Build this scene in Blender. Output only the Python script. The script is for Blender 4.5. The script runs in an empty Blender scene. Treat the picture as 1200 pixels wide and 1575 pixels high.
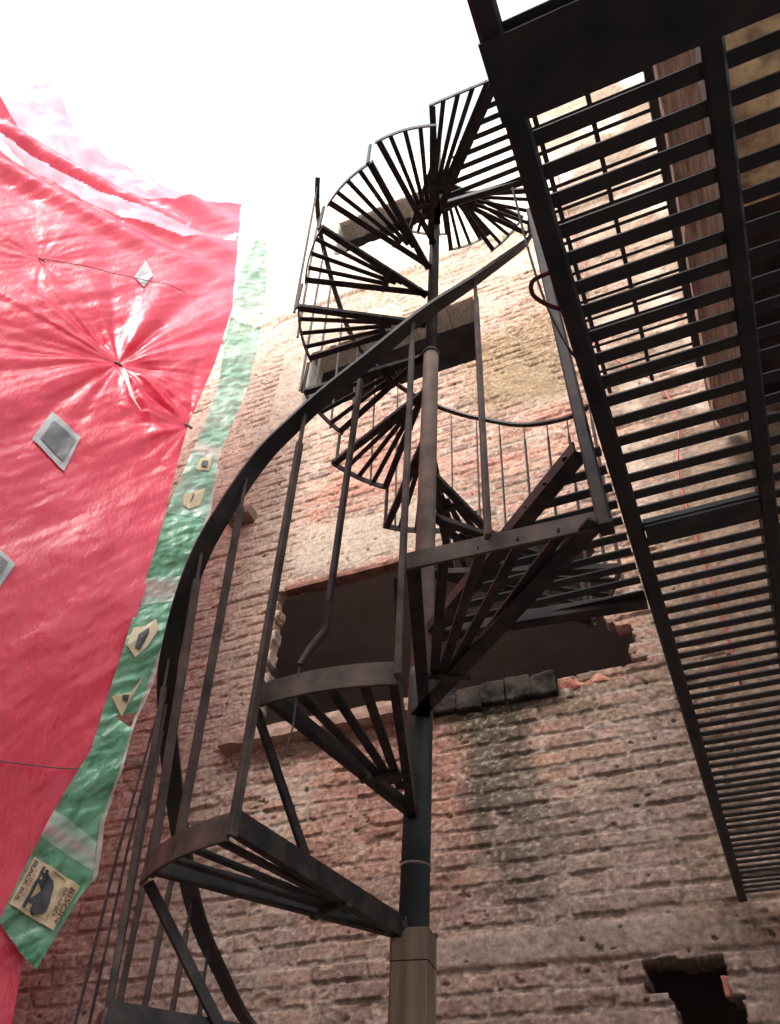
import bpy, math, random
import numpy as np
from mathutils import Vector, Matrix
random.seed(7); R = math.radians
sc = bpy.context.scene; col = sc.collection

# ------------------------------------------------------------------ camera, sky, sun, exposure
cam = bpy.data.cameras.new('camera'); camo = bpy.data.objects.new('camera', cam); col.objects.link(camo)
cam.sensor_width = 36.0; cam.lens = 1200/1575*36.0; cam.clip_start = .02; cam.clip_end = 500
n_ = lambda v: Vector(v).normalized()
_Z = n_((60, 1167.5, -1200)); _Y = n_((761, -1352.5, -1200)); _Y = (_Y - _Z*_Y.dot(_Z)).normalized(); _X = _Y.cross(_Z)
# rows of the world axes written in camera coordinates = camera rotation
camo.matrix_world = Matrix((_X, _Y, _Z)).to_4x4()
sc.camera = camo
EL, AZ = 41, -172          # sun elevation; azimuth from +Y (towards the brick wall), negative = left
w = bpy.data.worlds.new('World'); sc.world = w; w.use_nodes = True
nt = w.node_tree; bg = nt.nodes['Background']
sky = nt.nodes.new('ShaderNodeTexSky'); sky.sky_type = 'NISHITA'; sky.sun_disc = False
sky.sun_elevation = R(EL); sky.sun_rotation = R(AZ); sky.dust_density = 6.0; sky.air_density = 1.0; sky.ozone_density = .6
hs = nt.nodes.new('ShaderNodeHueSaturation'); hs.inputs['Saturation'].default_value = .35
nt.links.new(sky.outputs[0], hs.inputs['Color']); nt.links.new(hs.outputs[0], bg.inputs[0]); bg.inputs[1].default_value = .15
sl = bpy.data.lights.new('sun', 'SUN'); sl.energy = .92; sl.angle = R(16); sl.color = (1, .95, .91)
so = bpy.data.objects.new('sun', sl); col.objects.link(so); so.location = (0, 0, 30)
sd = Vector((math.sin(R(AZ))*math.cos(R(EL)), math.cos(R(AZ))*math.cos(R(EL)), math.sin(R(EL))))
so.rotation_euler = (-sd).to_track_quat('-Z', 'Y').to_euler()
sc.view_settings.view_transform = 'Standard'; sc.view_settings.look = 'None'; sc.view_settings.exposure = 2.05
sc.view_settings.gamma = 1; sc.view_settings.use_curve_mapping = False
try:
    sc.cycles.max_bounces = 10; sc.cycles.diffuse_bounces = 6; sc.cycles.transparent_max_bounces = 12
except Exception: pass
GZ = -1.55                # ground; the eye is at z = 0

# ------------------------------------------------------------------ materials
def mat(name, rough=.7, spec=.3, metal=0.0):
    m = bpy.data.materials.new(name); m.use_nodes = True; b = m.node_tree.nodes['Principled BSDF']
    b.inputs['Roughness'].default_value = rough; b.inputs['Specular IOR Level'].default_value = spec; b.inputs['Metallic'].default_value = metal
    return m, m.node_tree, b
def noise_col(nt, scale, c0, c1, p0=.35, p1=.65, detail=6, vec=None, stretch=None, rough=.6):
    nz = nt.nodes.new('ShaderNodeTexNoise'); nz.inputs['Scale'].default_value = scale; nz.inputs['Detail'].default_value = detail
    nz.inputs['Roughness'].default_value = rough
    tc = nt.nodes.new('ShaderNodeTexCoord')
    mp = nt.nodes.new('ShaderNodeMapping'); nt.links.new(tc.outputs['Object'], mp.inputs[0])
    if stretch: mp.inputs['Scale'].default_value = stretch
    nt.links.new(mp.outputs[0], nz.inputs['Vector'])
    cr = nt.nodes.new('ShaderNodeValToRGB'); cr.color_ramp.elements[0].position = p0; cr.color_ramp.elements[1].position = p1
    cr.color_ramp.elements[0].color = (*c0, 1); cr.color_ramp.elements[1].color = (*c1, 1)
    nt.links.new(nz.outputs['Fac'], cr.inputs[0]); return cr, nz
def bump(nt, b, src, strength, dist=.01, prev=None):
    bp = nt.nodes.new('ShaderNodeBump'); bp.inputs['Strength'].default_value = strength; bp.inputs['Distance'].default_value = dist
    nt.links.new(src, bp.inputs['Height'])
    if prev: nt.links.new(prev.outputs[0], bp.inputs['Normal'])
    nt.links.new(bp.outputs[0], b.inputs['Normal']); return bp
def simple(name, c0, c1, scale=8, rough=.8, spec=.3, bs=.3, bd=.004, metal=0., stretch=None, p=(.35, .65)):
    m, nt, b = mat(name, rough, spec, metal)
    cr, nz = noise_col(nt, scale, c0, c1, p[0], p[1], stretch=stretch); nt.links.new(cr.outputs[0], b.inputs['Base Color'])
    if bs: bump(nt, b, nz.outputs['Fac'], bs, bd)
    return m
RIMS = simple('lit_rusty_steel', (.035, .029, .028), (.17, .115, .095), 15, .55, .4, .4, .002, .2, p=(.35, .75))  # lighter copy of the rusty steel, lit look of rims and balusters painted in
STEEL = simple('rusty_black_steel', (.015, .014, .016), (.085, .055, .045), 15, .55, .4, .35, .002, .25, p=(.4, .75))
STEEL2 = simple('dark_painted_steel', (.010, .014, .020), (.040, .036, .036), 12, .5, .45, .3, .002, .2)
RAIL = simple('rail_steel', (.016, .015, .016), (.045, .036, .032), 10, .42, .5, .25, .0015, .3)
POLE = simple('pole_rust', (.12, .09, .08), (.29, .20, .165), 11, .6, .35, .3, .0015, .1, p=(.3, .7))
WOODPOST = simple('post_wood', (.11, .078, .058), (.22, .155, .11), 14, .75, .25, .5, .003, stretch=(3, 3, .25))
TIMBER = simple('old_timber', (.20, .125, .10), (.52, .36, .30), 9, .85, .2, .9, .012, stretch=(5, .22, 5), p=(.3, .7))
CABLE = simple('black_cable', (.015, .015, .015), (.03, .03, .03), 5, .5, .4, 0)
REDHOSE = simple('red_hose', (.26, .03, .025), (.38, .05, .04), 5, .5, .4, 0)
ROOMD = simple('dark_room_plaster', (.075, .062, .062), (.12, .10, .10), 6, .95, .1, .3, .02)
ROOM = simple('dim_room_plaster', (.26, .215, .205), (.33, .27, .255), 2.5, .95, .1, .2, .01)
CORD = simple('grey_cord', (.08, .07, .07), (.14, .12, .11), 5, .8, .2, 0)
DARKSILL = simple('sooty_brick', (.014, .013, .012), (.085, .066, .054), 9, .95, .1, .8, .02, p=(.4, .8))
ORANGE = simple('raw_orange_brick', (.30, .085, .055), (.44, .25, .19), 11, .95, .1, .8, .015)
PINKSILL = simple('pink_brick_sill', (.22, .13, .11), (.38, .26, .21), 9, .95, .1, .8, .015)
STUB = simple('grey_timber_stub', (.15, .095, .08), (.26, .18, .15), 12, .9, .15, .6, .006, stretch=(.4, 4, 4))
PLASTERW = simple('pale_plaster', (.52, .47, .42), (.64, .58, .52), 1.5, .95, .1, .3, .02)
GROUND = simple('packed_earth', (.20, .18, .16), (.30, .27, .24), 3, .95, .1, .6, .02)
def soffit_mat():
    m, nt, b = mat('gallery_soffit', .95, .1)
    a, nz = noise_col(nt, 3.2, (.30, .19, .14), (.78, .62, .38), .38, .60, 8)
    c, nz2 = noise_col(nt, 9, (.35, .32, .30), (1, 1, 1), .3, .55, 6)
    mx = nt.nodes.new('ShaderNodeMixRGB'); mx.blend_type = 'MULTIPLY'; mx.inputs[0].default_value = .8
    nt.links.new(a.outputs[0], mx.inputs[1]); nt.links.new(c.outputs[0], mx.inputs[2]); nt.links.new(mx.outputs[0], b.inputs['Base Color'])
    bump(nt, b, nz2.outputs['Fac'], .6, .02); return m
SOFFIT = soffit_mat()
DARKSOFFIT = simple('dark_ceiling', (.010, .009, .010), (.045, .034, .032), 4, .95, .1, .6, .02)
def wall_mat():
    m, nt, b = mat('weathered_brick', .95, .12)
    at = nt.nodes.new('ShaderNodeVertexColor'); at.layer_name = 'tone'
    c, nz = noise_col(nt, 38, (.62, .60, .58), (1.22, 1.2, 1.18), .3, .7, 8)
    mx = nt.nodes.new('ShaderNodeMixRGB'); mx.blend_type = 'MULTIPLY'; mx.inputs[0].default_value = 1
    nt.links.new(at.outputs[0], mx.inputs[1]); nt.links.new(c.outputs[0], mx.inputs[2]); nt.links.new(mx.outputs[0], b.inputs['Base Color'])
    bump(nt, b, nz.outputs['Fac'], .5, .008); return m
BRICK = wall_mat()
def tarp_mat(name, c0, c1, trans, rough, crink, transp=0., scale=26, lit_top=None):
    m = bpy.data.materials.new(name); m.use_nodes = True; nt = m.node_tree; b = nt.nodes['Principled BSDF']; out = nt.nodes['Material Output']
    cr, nz = noise_col(nt, 4, c0, c1, .35, .65)
    if lit_top:      # paler towards the top: light through the sheet put into its colour
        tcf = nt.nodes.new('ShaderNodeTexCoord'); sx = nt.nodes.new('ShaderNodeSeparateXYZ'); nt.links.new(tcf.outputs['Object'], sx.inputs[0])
        mr = nt.nodes.new('ShaderNodeMapRange'); mr.inputs['From Min'].default_value = lit_top[1]; mr.inputs['From Max'].default_value = lit_top[2]; nt.links.new(sx.outputs['Y'], mr.inputs['Value'])
        fm = nt.nodes.new('ShaderNodeMixRGB'); nt.links.new(mr.outputs[0], fm.inputs[0]); nt.links.new(cr.outputs[0], fm.inputs[1]); fm.inputs[2].default_value = (*lit_top[0], 1); cr = fm
    nt.links.new(cr.outputs[0], b.inputs['Base Color']); b.inputs['Roughness'].default_value = rough; b.inputs['Specular IOR Level'].default_value = .6
    _, n1 = noise_col(nt, scale, (0, 0, 0), (1, 1, 1), detail=5, stretch=(1.0, .35, 1), rough=.55)
    _, n2 = noise_col(nt, scale*3.2, (0, 0, 0), (1, 1, 1), detail=3, stretch=(.5, 1, 1))
    tc = nt.nodes.new('ShaderNodeTexCoord'); mp = nt.nodes.new('ShaderNodeMapping'); mp.inputs['Rotation'].default_value = (0, 0, .6)
    nt.links.new(tc.outputs['Object'], mp.inputs[0])
    b1 = bump(nt, b, n1.outputs['Fac'], crink, .012); b2 = bump(nt, b, n2.outputs['Fac'], crink*.6, .004, b1)
    tr = nt.nodes.new('ShaderNodeBsdfTranslucent'); nt.links.new(cr.outputs[0], tr.inputs[0]); nt.links.new(b2.outputs[0], tr.inputs['Normal'])
    mx = nt.nodes.new('ShaderNodeMixShader'); mx.inputs[0].default_value = trans
    nt.links.new(b.outputs[0], mx.inputs[1]); nt.links.new(tr.outputs[0], mx.inputs[2]); last = mx
    if transp:
        tp = nt.nodes.new('ShaderNodeBsdfTransparent'); tp.inputs[0].default_value = (1, 1, 1, 1)
        m2 = nt.nodes.new('ShaderNodeMixShader'); m2.inputs[0].default_value = transp
        nt.links.new(mx.outputs[0], m2.inputs[1]); nt.links.new(tp.outputs[0], m2.inputs[2]); last = m2
    nt.links.new(last.outputs[0], out.inputs[0]); return m
RED = tarp_mat('red_tarpaulin', (.76, .026, .070), (.86, .050, .110), .40, .24, .42, scale=40, lit_top=((.80, .20, .28), 5.2, 9.2))
PINK = tarp_mat('thin_pink_sheet', (.80, .22, .30), (.85, .34, .42), .45, .4, .5, .30)
GREEN = tarp_mat('green_sacking', (.035, .27, .125), (.17, .50, .31), .38, .16, .8, .10, 22)
CLEAR = tarp_mat('clear_sacking', (.55, .66, .58), (.70, .76, .70), .40, .22, .7, .40, 18)
PALEG = tarp_mat('pale_green_sacking', (.20, .52, .36), (.50, .72, .60), .45, .20, .8, .12, 18)  # paler copy of the green for the upper sacks, daylight painted into the colour
GREYTAPE = tarp_mat('grey_tape', (.25, .26, .27), (.33, .34, .35), 0, .55, .4)
DARKPATCH = tarp_mat('dark_patch', (.055, .055, .062), (.085, .085, .095), 0, .55, .4)
SKYGAP = tarp_mat('sky_gap_white', (.88, .88, .88), (.9, .9, .9), .45, .4, .4)
LABEL = tarp_mat('tan_label', (.46, .35, .19), (.54, .42, .25), .15, .4, .4)
INK = simple('black_ink', (.012, .012, .018), (.03, .03, .035), 20, .5, .4, 0)
BROWNINK = simple('brown_ink', (.10, .028, .02), (.14, .04, .03), 20, .5, .4, 0)
REDINK = simple('red_ink', (.40, .10, .07), (.45, .13, .09), 20, .5, .4, 0)

# ------------------------------------------------------------------ mesh helpers
class MB:
    def __init__(s): s.v = []; s.f = []
    def add(s, vs, fs):
        o = len(s.v); s.v += [tuple(x) for x in vs]; s.f += [tuple(i+o for i in f) for f in fs]
    def bar(s, p0, p1, w, h, up=(0, 0, 1), ch=.15):
        """chamfered rectangular bar, w across, h along up"""
        p0, p1 = Vector(p0), Vector(p1); d = (p1-p0).normalized(); up = Vector(up)
        if abs(d.dot(up)) > .98: up = Vector((0, 1, 0)) if abs(d.y) < .9 else Vector((1, 0, 0))
        x = d.cross(up).normalized(); y = x.cross(d); c = min(w, h)*ch
        sec = [(-w/2+c, -h/2), (w/2-c, -h/2), (w/2, -h/2+c), (w/2, h/2-c), (w/2-c, h/2), (-w/2+c, h/2), (-w/2, h/2-c), (-w/2, -h/2+c)]
        s.sweep([p0, p1], sec, [x, x], [y, y])
    def angle(s, p0, p1, leg, t, side=1, vert=None):
        """angle iron: a horizontal leg to one side and a vertical leg standing up from it"""
        vert = vert or leg
        p0, p1 = Vector(p0), Vector(p1); d = (p1-p0).normalized(); x = d.cross(Vector((0, 0, 1))).normalized()*side; y = Vector((0, 0, 1))
        sec = [(0, 0), (leg, 0), (leg, t), (t, t), (t, vert), (0, vert)]
        if side < 0: sec = sec[::-1]
        s.sweep([p0, p1], sec, [x, x], [y, y])
    def sweep(s, pts, sec, xs, ys, closed=False):
        n = len(sec); vs = []; fs = []
        for p, x, y in zip(pts, xs, ys):
            for a, b in sec: vs.append(Vector(p)+x*a+y*b)
        for i in range(len(pts)-1):
            for k in range(n): fs.append((i*n+k, i*n+(k+1) % n, (i+1)*n+(k+1) % n, (i+1)*n+k))
        fs.append(tuple(range(n))[::-1]); fs.append(tuple((len(pts)-1)*n+k for k in range(n)))
        s.add(vs, fs)
    def tube(s, pts, r, n=10):
        pts = [Vector(p) for p in pts]; xs = []; ys = []; up = Vector((.13, .21, .97)).normalized()
        for i in range(len(pts)):
            d = (pts[min(i+1, len(pts)-1)]-pts[max(i-1, 0)]).normalized()
            u = up if abs(d.dot(up)) < .95 else Vector((1, 0, 0))
            x = d.cross(u).normalized(); xs.append(x); ys.append(x.cross(d))
        rr = r if isinstance(r, (list, tuple)) else [r]*len(pts)
        vs = []; fs = []
        for p, x, y, q in zip(pts, xs, ys, rr):
            for k in range(n): a = 2*math.pi*k/n; vs.append(p+x*math.cos(a)*q+y*math.sin(a)*q)
        for i in range(len(pts)-1):
            for k in range(n): fs.append((i*n+k, i*n+(k+1) % n, (i+1)*n+(k+1) % n, (i+1)*n+k))
        fs.append(tuple(range(n))[::-1]); fs.append(tuple((len(pts)-1)*n+k for k in range(n)))
        s.add(vs, fs)
    def box(s, lo, hi):
        x0, y0, z0 = lo; x1, y1, z1 = hi
        s.add([(x0, y0, z0), (x1, y0, z0), (x1, y1, z0), (x0, y1, z0), (x0, y0, z1), (x1, y0, z1), (x1, y1, z1), (x0, y1, z1)],
              [(0, 3, 2, 1), (4, 5, 6, 7), (0, 1, 5, 4), (1, 2, 6, 5), (2, 3, 7, 6), (3, 0, 4, 7)])
    def mesh(s, name, m, origin=(0, 0, 0), smooth=False):
        me = bpy.data.meshes.new(name); o = Vector(origin)
        me.from_pydata([Vector(v)-o for v in s.v], [], s.f); me.materials.append(m); me.validate(); me.update()
        if smooth: me.polygons.foreach_set('use_smooth', [True]*len(me.polygons))
        return me
    def build(s, name, m, parent=None, smooth=False, world=True):
        org = root_of(parent).location if (parent and world) else (0, 0, 0)
        o = bpy.data.objects.new(name, s.mesh(name, m, org, smooth)); col.objects.link(o)
        if parent: o.parent = parent
        return o
def root_of(o):
    while o.parent: o = o.parent
    return o
def tag(o, label=None, cat=None, group=None, kind=None):
    if label: o['label'] = label
    if cat: o['category'] = cat
    if group: o['group'] = group
    if kind: o['kind'] = kind
    return o
def thing(name, loc, label, cat, group=None, rz=0):
    o = bpy.data.objects.new(name, None); o.empty_display_size = .1; col.objects.link(o); o.location = loc; o.rotation_euler.z = rz
    return tag(o, label, cat, group)

# numpy noise
def _h(ix, iy, seed):
    n = (ix.astype(np.int64)*374761393 + iy.astype(np.int64)*668265263 + seed*1274126177) & 0xffffffff
    n = ((n ^ (n >> 13))*1274126177) & 0xffffffff
    return ((n ^ (n >> 16)) & 0xffff)/65535.0
def vnoise(x, y, seed=0):
    ix = np.floor(x); iy = np.floor(y); fx = x-ix; fy = y-iy; fx = fx*fx*(3-2*fx); fy = fy*fy*(3-2*fy)
    a = _h(ix, iy, seed); b = _h(ix+1, iy, seed); c = _h(ix, iy+1, seed); d = _h(ix+1, iy+1, seed)
    return (a*(1-fx)+b*fx)*(1-fy)+(c*(1-fx)+d*fx)*fy
def fbm(x, y, seed=0, oct=4, gain=.5):
    t = 0; amp = 1; tot = 0
    for i in range(oct):
        t = t+amp*vnoise(x*2**i+i*17.3, y*2**i+i*9.1, seed+i*11); tot += amp; amp *= gain
    return t/tot
def sst(a, b, x): t = np.clip((x-a)/(b-a), 0, 1); return t*t*(3-2*t)

def rough_box(lo, hi, step, amp, seed):
    """a box whose faces are subdivided and knocked about, for broken masonry"""
    lo = np.array(lo, float); hi = np.array(hi, float); nseg = np.maximum(2, np.round((hi-lo)/step).astype(int)); mb = MB(); idx = {}
    def vid(i, j, k):
        if (i, j, k) not in idx:
            p = lo+(hi-lo)*np.array([i, j, k])/nseg; c = (lo+hi)/2; q = (p-c)/((hi-lo)/2)
            f = 1-.10*((abs(q) > .99).sum()-1)*.6
            a = np.array([p[0]*9+p[2]*5+seed]); b = np.array([p[1]*9+p[2]*7+seed*3.1])
            d = np.array([fbm(a*k2, b*k2, seed+s, 3)[0]-.5 for s, k2 in ((1, 1.), (2, 1.3), (3, 1.1))])*2*amp
            p = c+(p-c)*np.array([1-(1-f)*.15, f, f])+d
            idx[(i, j, k)] = len(mb.v); mb.v.append(tuple(p))
        return idx[(i, j, k)]
    a, b, c = nseg
    for i in range(a):
        for j in range(b):
            for k in (0, c):
                q = [vid(i, j, k), vid(i+1, j, k), vid(i+1, j+1, k), vid(i, j+1, k)]; mb.f.append(tuple(q if k else q[::-1]))
    for i in range(a):
        for k in range(c):
            for j in (0, b):
                q = [vid(i, j, k), vid(i+1, j, k), vid(i+1, j, k+1), vid(i, j, k+1)]; mb.f.append(tuple(q[::-1] if j else q))
    for j in range(b):
        for k in range(c):
            for i in (0, a):
                q = [vid(i, j, k), vid(i, j+1, k), vid(i, j+1, k+1), vid(i, j, k+1)]; mb.f.append(tuple(q if i else q[::-1]))
    return mb

# ------------------------------------------------------------------ setting: ground
g = MB(); g.add([(-40, -40, GZ), (40, -40, GZ), (40, 40, GZ), (-40, 40, GZ)], [(0, 1, 2, 3)])
tag(g.build('ground', GROUND), kind='structure')

# ------------------------------------------------------------------ the brick building
D = 4.05; XL, XR, ZT = -6.0, 3.6, 12.25
bld = thing('brick_building', (-1.5, D, GZ), 'old brick building facade with broken window openings, patched plaster and mortar, behind the spiral staircase', 'building')
def facade():
    xs = np.concatenate([np.arange(XL, -4.6, .05), np.arange(-4.6, .5, .0082), np.arange(.5, XR+.01, .025)])
    zs = np.concatenate([np.arange(GZ, .75, .05), np.arange(.75, 3.0, .0062), np.arange(3.0, 4.6, .008), np.arange(4.6, 7.8, .0105), np.arange(7.8, ZT, .024)])
    X, Z = np.meshgrid(xs, zs)
    # courses wobble a little, bricks differ in length, height and how far they stand out
    zw = Z+.022*(fbm(X*1.1, Z*.8, 3, 2)-.5)+.008*(fbm(X*5, Z*5, 4, 2)-.5)
    CH = .098; row = np.floor(zw/CH); fz = zw/CH-row
    off = _h(row, row*0, 21)*.4; BL = .27+.06*_h(row, row*0+3, 22)
    cc = (X+.010*(fbm(X*8, Z*8, 5, 2)-.5)+off)/BL; br = np.floor(cc); fx = cc-br
    h1 = _h(br, row, 31); h2 = _h(br, row, 32); h3 = _h(br, row, 33); h4 = _h(br, row, 34)
    er = fbm(X*10, Z*15, 7, 4); jn = fbm(X*14, Z*18, 6, 3)
    edge_n = .012*(fbm(X*26, Z*32, 19, 3)-.5)
    dz = np.minimum(fz, 1-fz)*CH+edge_n; dx = np.minimum(fx, 1-fx)*BL+edge_n
    jw = .006+.008*jn
    ez = sst(jw, jw+.0055, dz); ex = sst(jw*.8, jw*.8+.0055, dx); face = np.minimum(ez, ex)
    big = fbm(X*.8, Z*.9, 8, 4); mid = fbm(X*2.6, Z*2.9, 9, 4); fine = fbm(X*34, Z*46, 10, 3)
    # mortar: flush and lumpy along some joints, raked out along others, spread over the faces in places
    ridge = (1-sst(.010, .030, np.minimum(dz, dx)))*.8*sst(.52, .66, fbm(X*6, Z*9, 17, 4))
    smear = .75*sst(.59, .72, fbm(X*3.4, Z*7, 12, 4)+.14*(big-.5)); smear = np.maximum(smear, ridge)
    plas = np.zeros_like(X)
    def rect(x0, x1, z0, z1, s=.05, n=.25):
        q = (mid-.5)*n
        return sst(-s, s, X-x0+q)*sst(-s, s, x1-X+q)*sst(-s, s, Z-z0+q*.5)*sst(-s, s, z1-Z+q*.5)
    plas = np.maximum(plas, sst(8.66, 8.74, Z))                             # concrete band and render over it
    plas = np.maximum(plas, .85*rect(-2.75, -1.25, 4.12, 4.62, .06, .35))
    plas = np.maximum(plas, rect(-1.62, -.06, 1.19, 1.335, .02, .06))
    plas = np.maximum(plas, rect(-3.34, -2.9, 6.05, 7.75, .03, .05))
    plas = np.maximum(plas, .9*rect(-.05, 4, 4.5, 9, .1, .8)*sst(.42, .52, mid))
    plas = np.maximum(plas, .9*rect(.02, 4, 1.9, 4.4, .1, .5)*sst(.40, .55, fbm(X*1.7, Z*1.9, 15, 4)))
    plas = np.maximum(plas, .75*sst(.58, .64, fbm(X*1.5, Z*1.9, 16, 4))*sst(4.4, 5, Z))
    smear = np.maximum(smear*.85, plas)
    tilt = (fz-.5)*(h4-.5)*.012
    brk = .0085+.014*(h1-.5)+tilt+.010*(er-.5)-.012*sst(.60, .72, fbm(X*7+h2*9, Z*9, 45, 3))
    relief = brk*face-.004*(1-face)
    relief = relief*(1-smear)+smear*(.008+.018*(fbm(X*18, Z*26, 13, 4, .6)-.42))
    relief += .006*(fine-.5)*(1-plas*.6)+.026*(big-.5)+.008*(mid-.5)
    relief = relief*(1-.6*plas)+.6*plas*(.016+.005*(mid-.5))
    relief += .03*sst(8.60, 8.63, Z)*(1-sst(8.72, 8.75, Z))
    pit = sst(.80, .84, fbm(X*17, Z*23, 14, 3)); relief -= .010*pit
    Y = D-relief
    # colours
    C = lambda r, g_, b_: np.array([r, g_, b_])[None, None, :]
    t = h2[..., None]; u = h3[..., None]
    brick = C(.40, .235, .18)*(.66+.68*t)+C(.035, 0, -.02)*(u-.5)*2
    brick = brick*(1-.35*sst(.45, .8, u))+C(.44, .34, .26)*.35*sst(.45, .8, u)
    mort = C(.52, .43, .36)*(.75+.5*er[..., None])
    joint = C(.30, .225, .185)
    dm = .55+.45*jn
    k = face[..., None]; s = smear[..., None]
    jc = joint*dm[..., None]+mort*(1-dm[..., None]); c = jc*(1-k)+brick*k; c = c*(1-.75*s)+mort*.75*s
    P3 = plas[..., None]; c = c*(1-.85*P3)+C(.43, .355, .29)*(.8+.4*mid[..., None])*.85*P3
    top = sst(8.6, 9.2, Z)[..., None]; c = c*(1-top)+C(.55, .53, .49)*(.8+.4*mid[..., None])*top
    def tint(mask, rgb, a): 
        nonlocal c
        m = (mask*a)[..., None]; c = c*(1-m)+C(*rgb)*(.65+.7*er[..., None])*m
    lime = sst(.0, 1.6, -X-2.4+(mid-.5)*2)*sst(2.2, 4.5, Z+(big-.5)*2)+.65*sst(6.6, 7.6, Z+(big-.5)*3)
    tint(np.clip(lime, 0, 1), (.56, .46, .36), .5)                         # pale lime wash
    tint(rect(-2.6, -.2, 4.75, 5.5, .15, .9)*sst(.35, .6, fbm(X*1.4, Z*5, 41, 3)), (.44, .20, .15), .75)
    tint(rect(-2.4, -1.28, 1.35, 2.68, .12, .35), (.36, .165, .125), .6)   # raw red brick below the window
    tint(rect(-1.22, -.25, 5.45, 6.75, .15, .6), (.24, .17, .10), .85)    # old brown damp stain
    tint(rect(-1.28, -.86, 1.35, 2.72, .09, .4)*sst(.34, .54, fbm(X*3.4, Z*1.6, 43, 4)), (.085, .080, .065), .85)   # moss below the sill
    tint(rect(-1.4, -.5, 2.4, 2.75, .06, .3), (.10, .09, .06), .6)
    tint(rect(-.8, .6, .5, 2.6, .3, .9), (.30, .25, .215), .55)
    tint(sst(2.6, 1.2, Z+(big-.5))*np.ones_like(X), (.30, .22, .195), .55)
    tint(rect(-.12, 4, 1.3, 12, .15, .6)*sst(.3, .55, fbm(X*1.9, Z*1.5, 47, 3)), (.27, .19, .14), .85)
    tint(rect(.0, 4, 4.4, 12, .1, .5)*sst(.5, .6, fbm(X*2.2, Z*1.8, 48, 3)), (.20, .14, .10), .75)  # darker patches painted in place of shade from the slab overhead
    tint(sst(-2.5, -3.1, X+(mid-.5)*.8), (.52, .43, .365), .65)  # strip behind the tarpaulin painted lighter to offset the shade it casts
    tint(rect(-3.1, -2.72, 2.6, 4.1, .1, .3), (.46, .30, .23), .4)
    sp = fbm(X*48, Z*62, 49, 2); sm_ = sst(.62, .74, sp)*(1-.6*plas); c = c*(1-.45*sm_[..., None])+C(.58, .49, .41)*.45*sm_[..., None]
    c *= (1-.35*sst(.36, .24, sp)*(1-.6*plas))[..., None]
    c *= .82*(.88+.24*big)[..., None]*(1-.5*pit)[..., None]
    c = np.clip(c, .01, .9)
    # openings with ragged edges
    rg = .05*(h1-.5)+.025*(er-.5); rz = .03*(er-.5)
    hole = np.zeros_like(X, bool); gz = sst(5, 5.2, Z)
    hole |= (X > -2.83+rg+.10*(Z < 3.1)*(h2-.3)) & (X < -.33+rg*2.2+.10*(Z < 3.0)) & (Z > 2.70+rz) & (Z < 4.04+rz+.02*(X+1.5))
    hole |= (X > -2.97) & (X < -1.02+rg) & (Z > 6.36+rz) & (Z < 7.56+rz*.4)
    hole |= (X > -2.93) & (X < -1.25+rg) & (Z > 9.86+rz) & (Z < 10.92+rz*.4)
    hole |= (X > -.53+rg+.10*(Z < 1.02)) & (X < -.175+rg*1.2+.05*(Z < 1.0)) & (Z < 1.165+rz*1.2+.02*(h2-.5)) & (Z > .2)
    nz_, nx_ = X.shape
    cell = hole[:-1, :-1] & hole[1:, :-1] & hole[:-1, 1:] & hole[1:, 1:]
    vid = np.arange(nz_*nx_).reshape(nz_, nx_)
    keep = ~cell
    quads = np.stack([vid[:-1, :-1], vid[:-1, 1:], vid[1:, 1:], vid[1:, :-1]], -1)[keep]
    V = np.stack([X, Y, Z], -1).reshape(-1, 3); COL = c.reshape(-1, 3)
    # reveals: every edge between a kept and a cut cell goes 0.28 m back into the wall, in three rough steps
    edges = []
    kc = cell
    e = kc[:, 1:] & ~kc[:, :-1]; j, i = np.nonzero(e); edges += [(vid[a, b+1], vid[a+1, b+1]) for a, b in zip(j, i)]
    e = ~kc[:, 1:] & kc[:, :-1]; j, i = np.nonzero(e); edges += [(vid[a+1, b+1], vid[a, b+1]) for a, b in zip(j, i)]
    e = kc[1:, :] & ~kc[:-1, :]; j, i = np.nonzero(e); edges += [(vid[a+1, b+1], vid[a+1, b]) for a, b in zip(j, i)]
    e = ~kc[1:, :] & kc[:-1, :]; j, i = np.nonzero(e); edges += [(vid[a+1, b], vid[a+1, b+1]) for a, b in zip(j, i)]
    ed = np.array(edges); uq, inv = np.unique(ed.ravel(), return_inverse=True); inv = inv.reshape(-1, 2)
    base = V[uq]; bc = COL[uq].copy(); bc[base[:, 2] > 5] = (.40, .375, .34); nU = len(uq); n0 = len(V); layers = [uq]
    deep = np.where(base[:, 2] > 5, .28, np.where(base[:, 2] > 2, .10, .20))
    for q, dd in enumerate((.2, .45, .7, 1.0)):
        P = base.copy(); P[:, 1] = D+dd*deep
        P[:, 0] += .016*(fbm(P[:, 2]*11+q*3.7, P[:, 0]*9, 51, 3)-.5)*2; P[:, 2] += .014*(fbm(P[:, 0]*11+q*2.9, P[:, 2]*9, 52, 3)-.5)*2
        V = np.vstack([V, P]); COL = np.vstack([COL, bc*(.75+.5*fbm(P[:, 2]*14+q*5, P[:, 0]*14, 53, 3))[:, None]])
        layers.append(np.arange(n0+q*nU, n0+(q+1)*nU))
    for q in range(4):
        a, b2 = layers[q], layers[q+1]
        quads = np.vstack([quads, np.stack([a[inv[:, 0]], b2[inv[:, 0]], b2[inv[:, 1]], a[inv[:, 1]]], -1)])
    # drop unused vertices
    used = np.zeros(len(V), bool); used[quads.ravel()] = True; remap = np.cumsum(used)-1
    V = V[used]; COL = COL[used]; quads = remap[quads]
    V = V-np.array(bld.location)
    me = bpy.data.meshes.new('wall'); me.vertices.add(len(V)); me.vertices.foreach_set('co', V.astype(np.float32).ravel())
    me.loops.add(quads.size); me.loops.foreach_set('vertex_index', quads.astype(np.int32).ravel())
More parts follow.
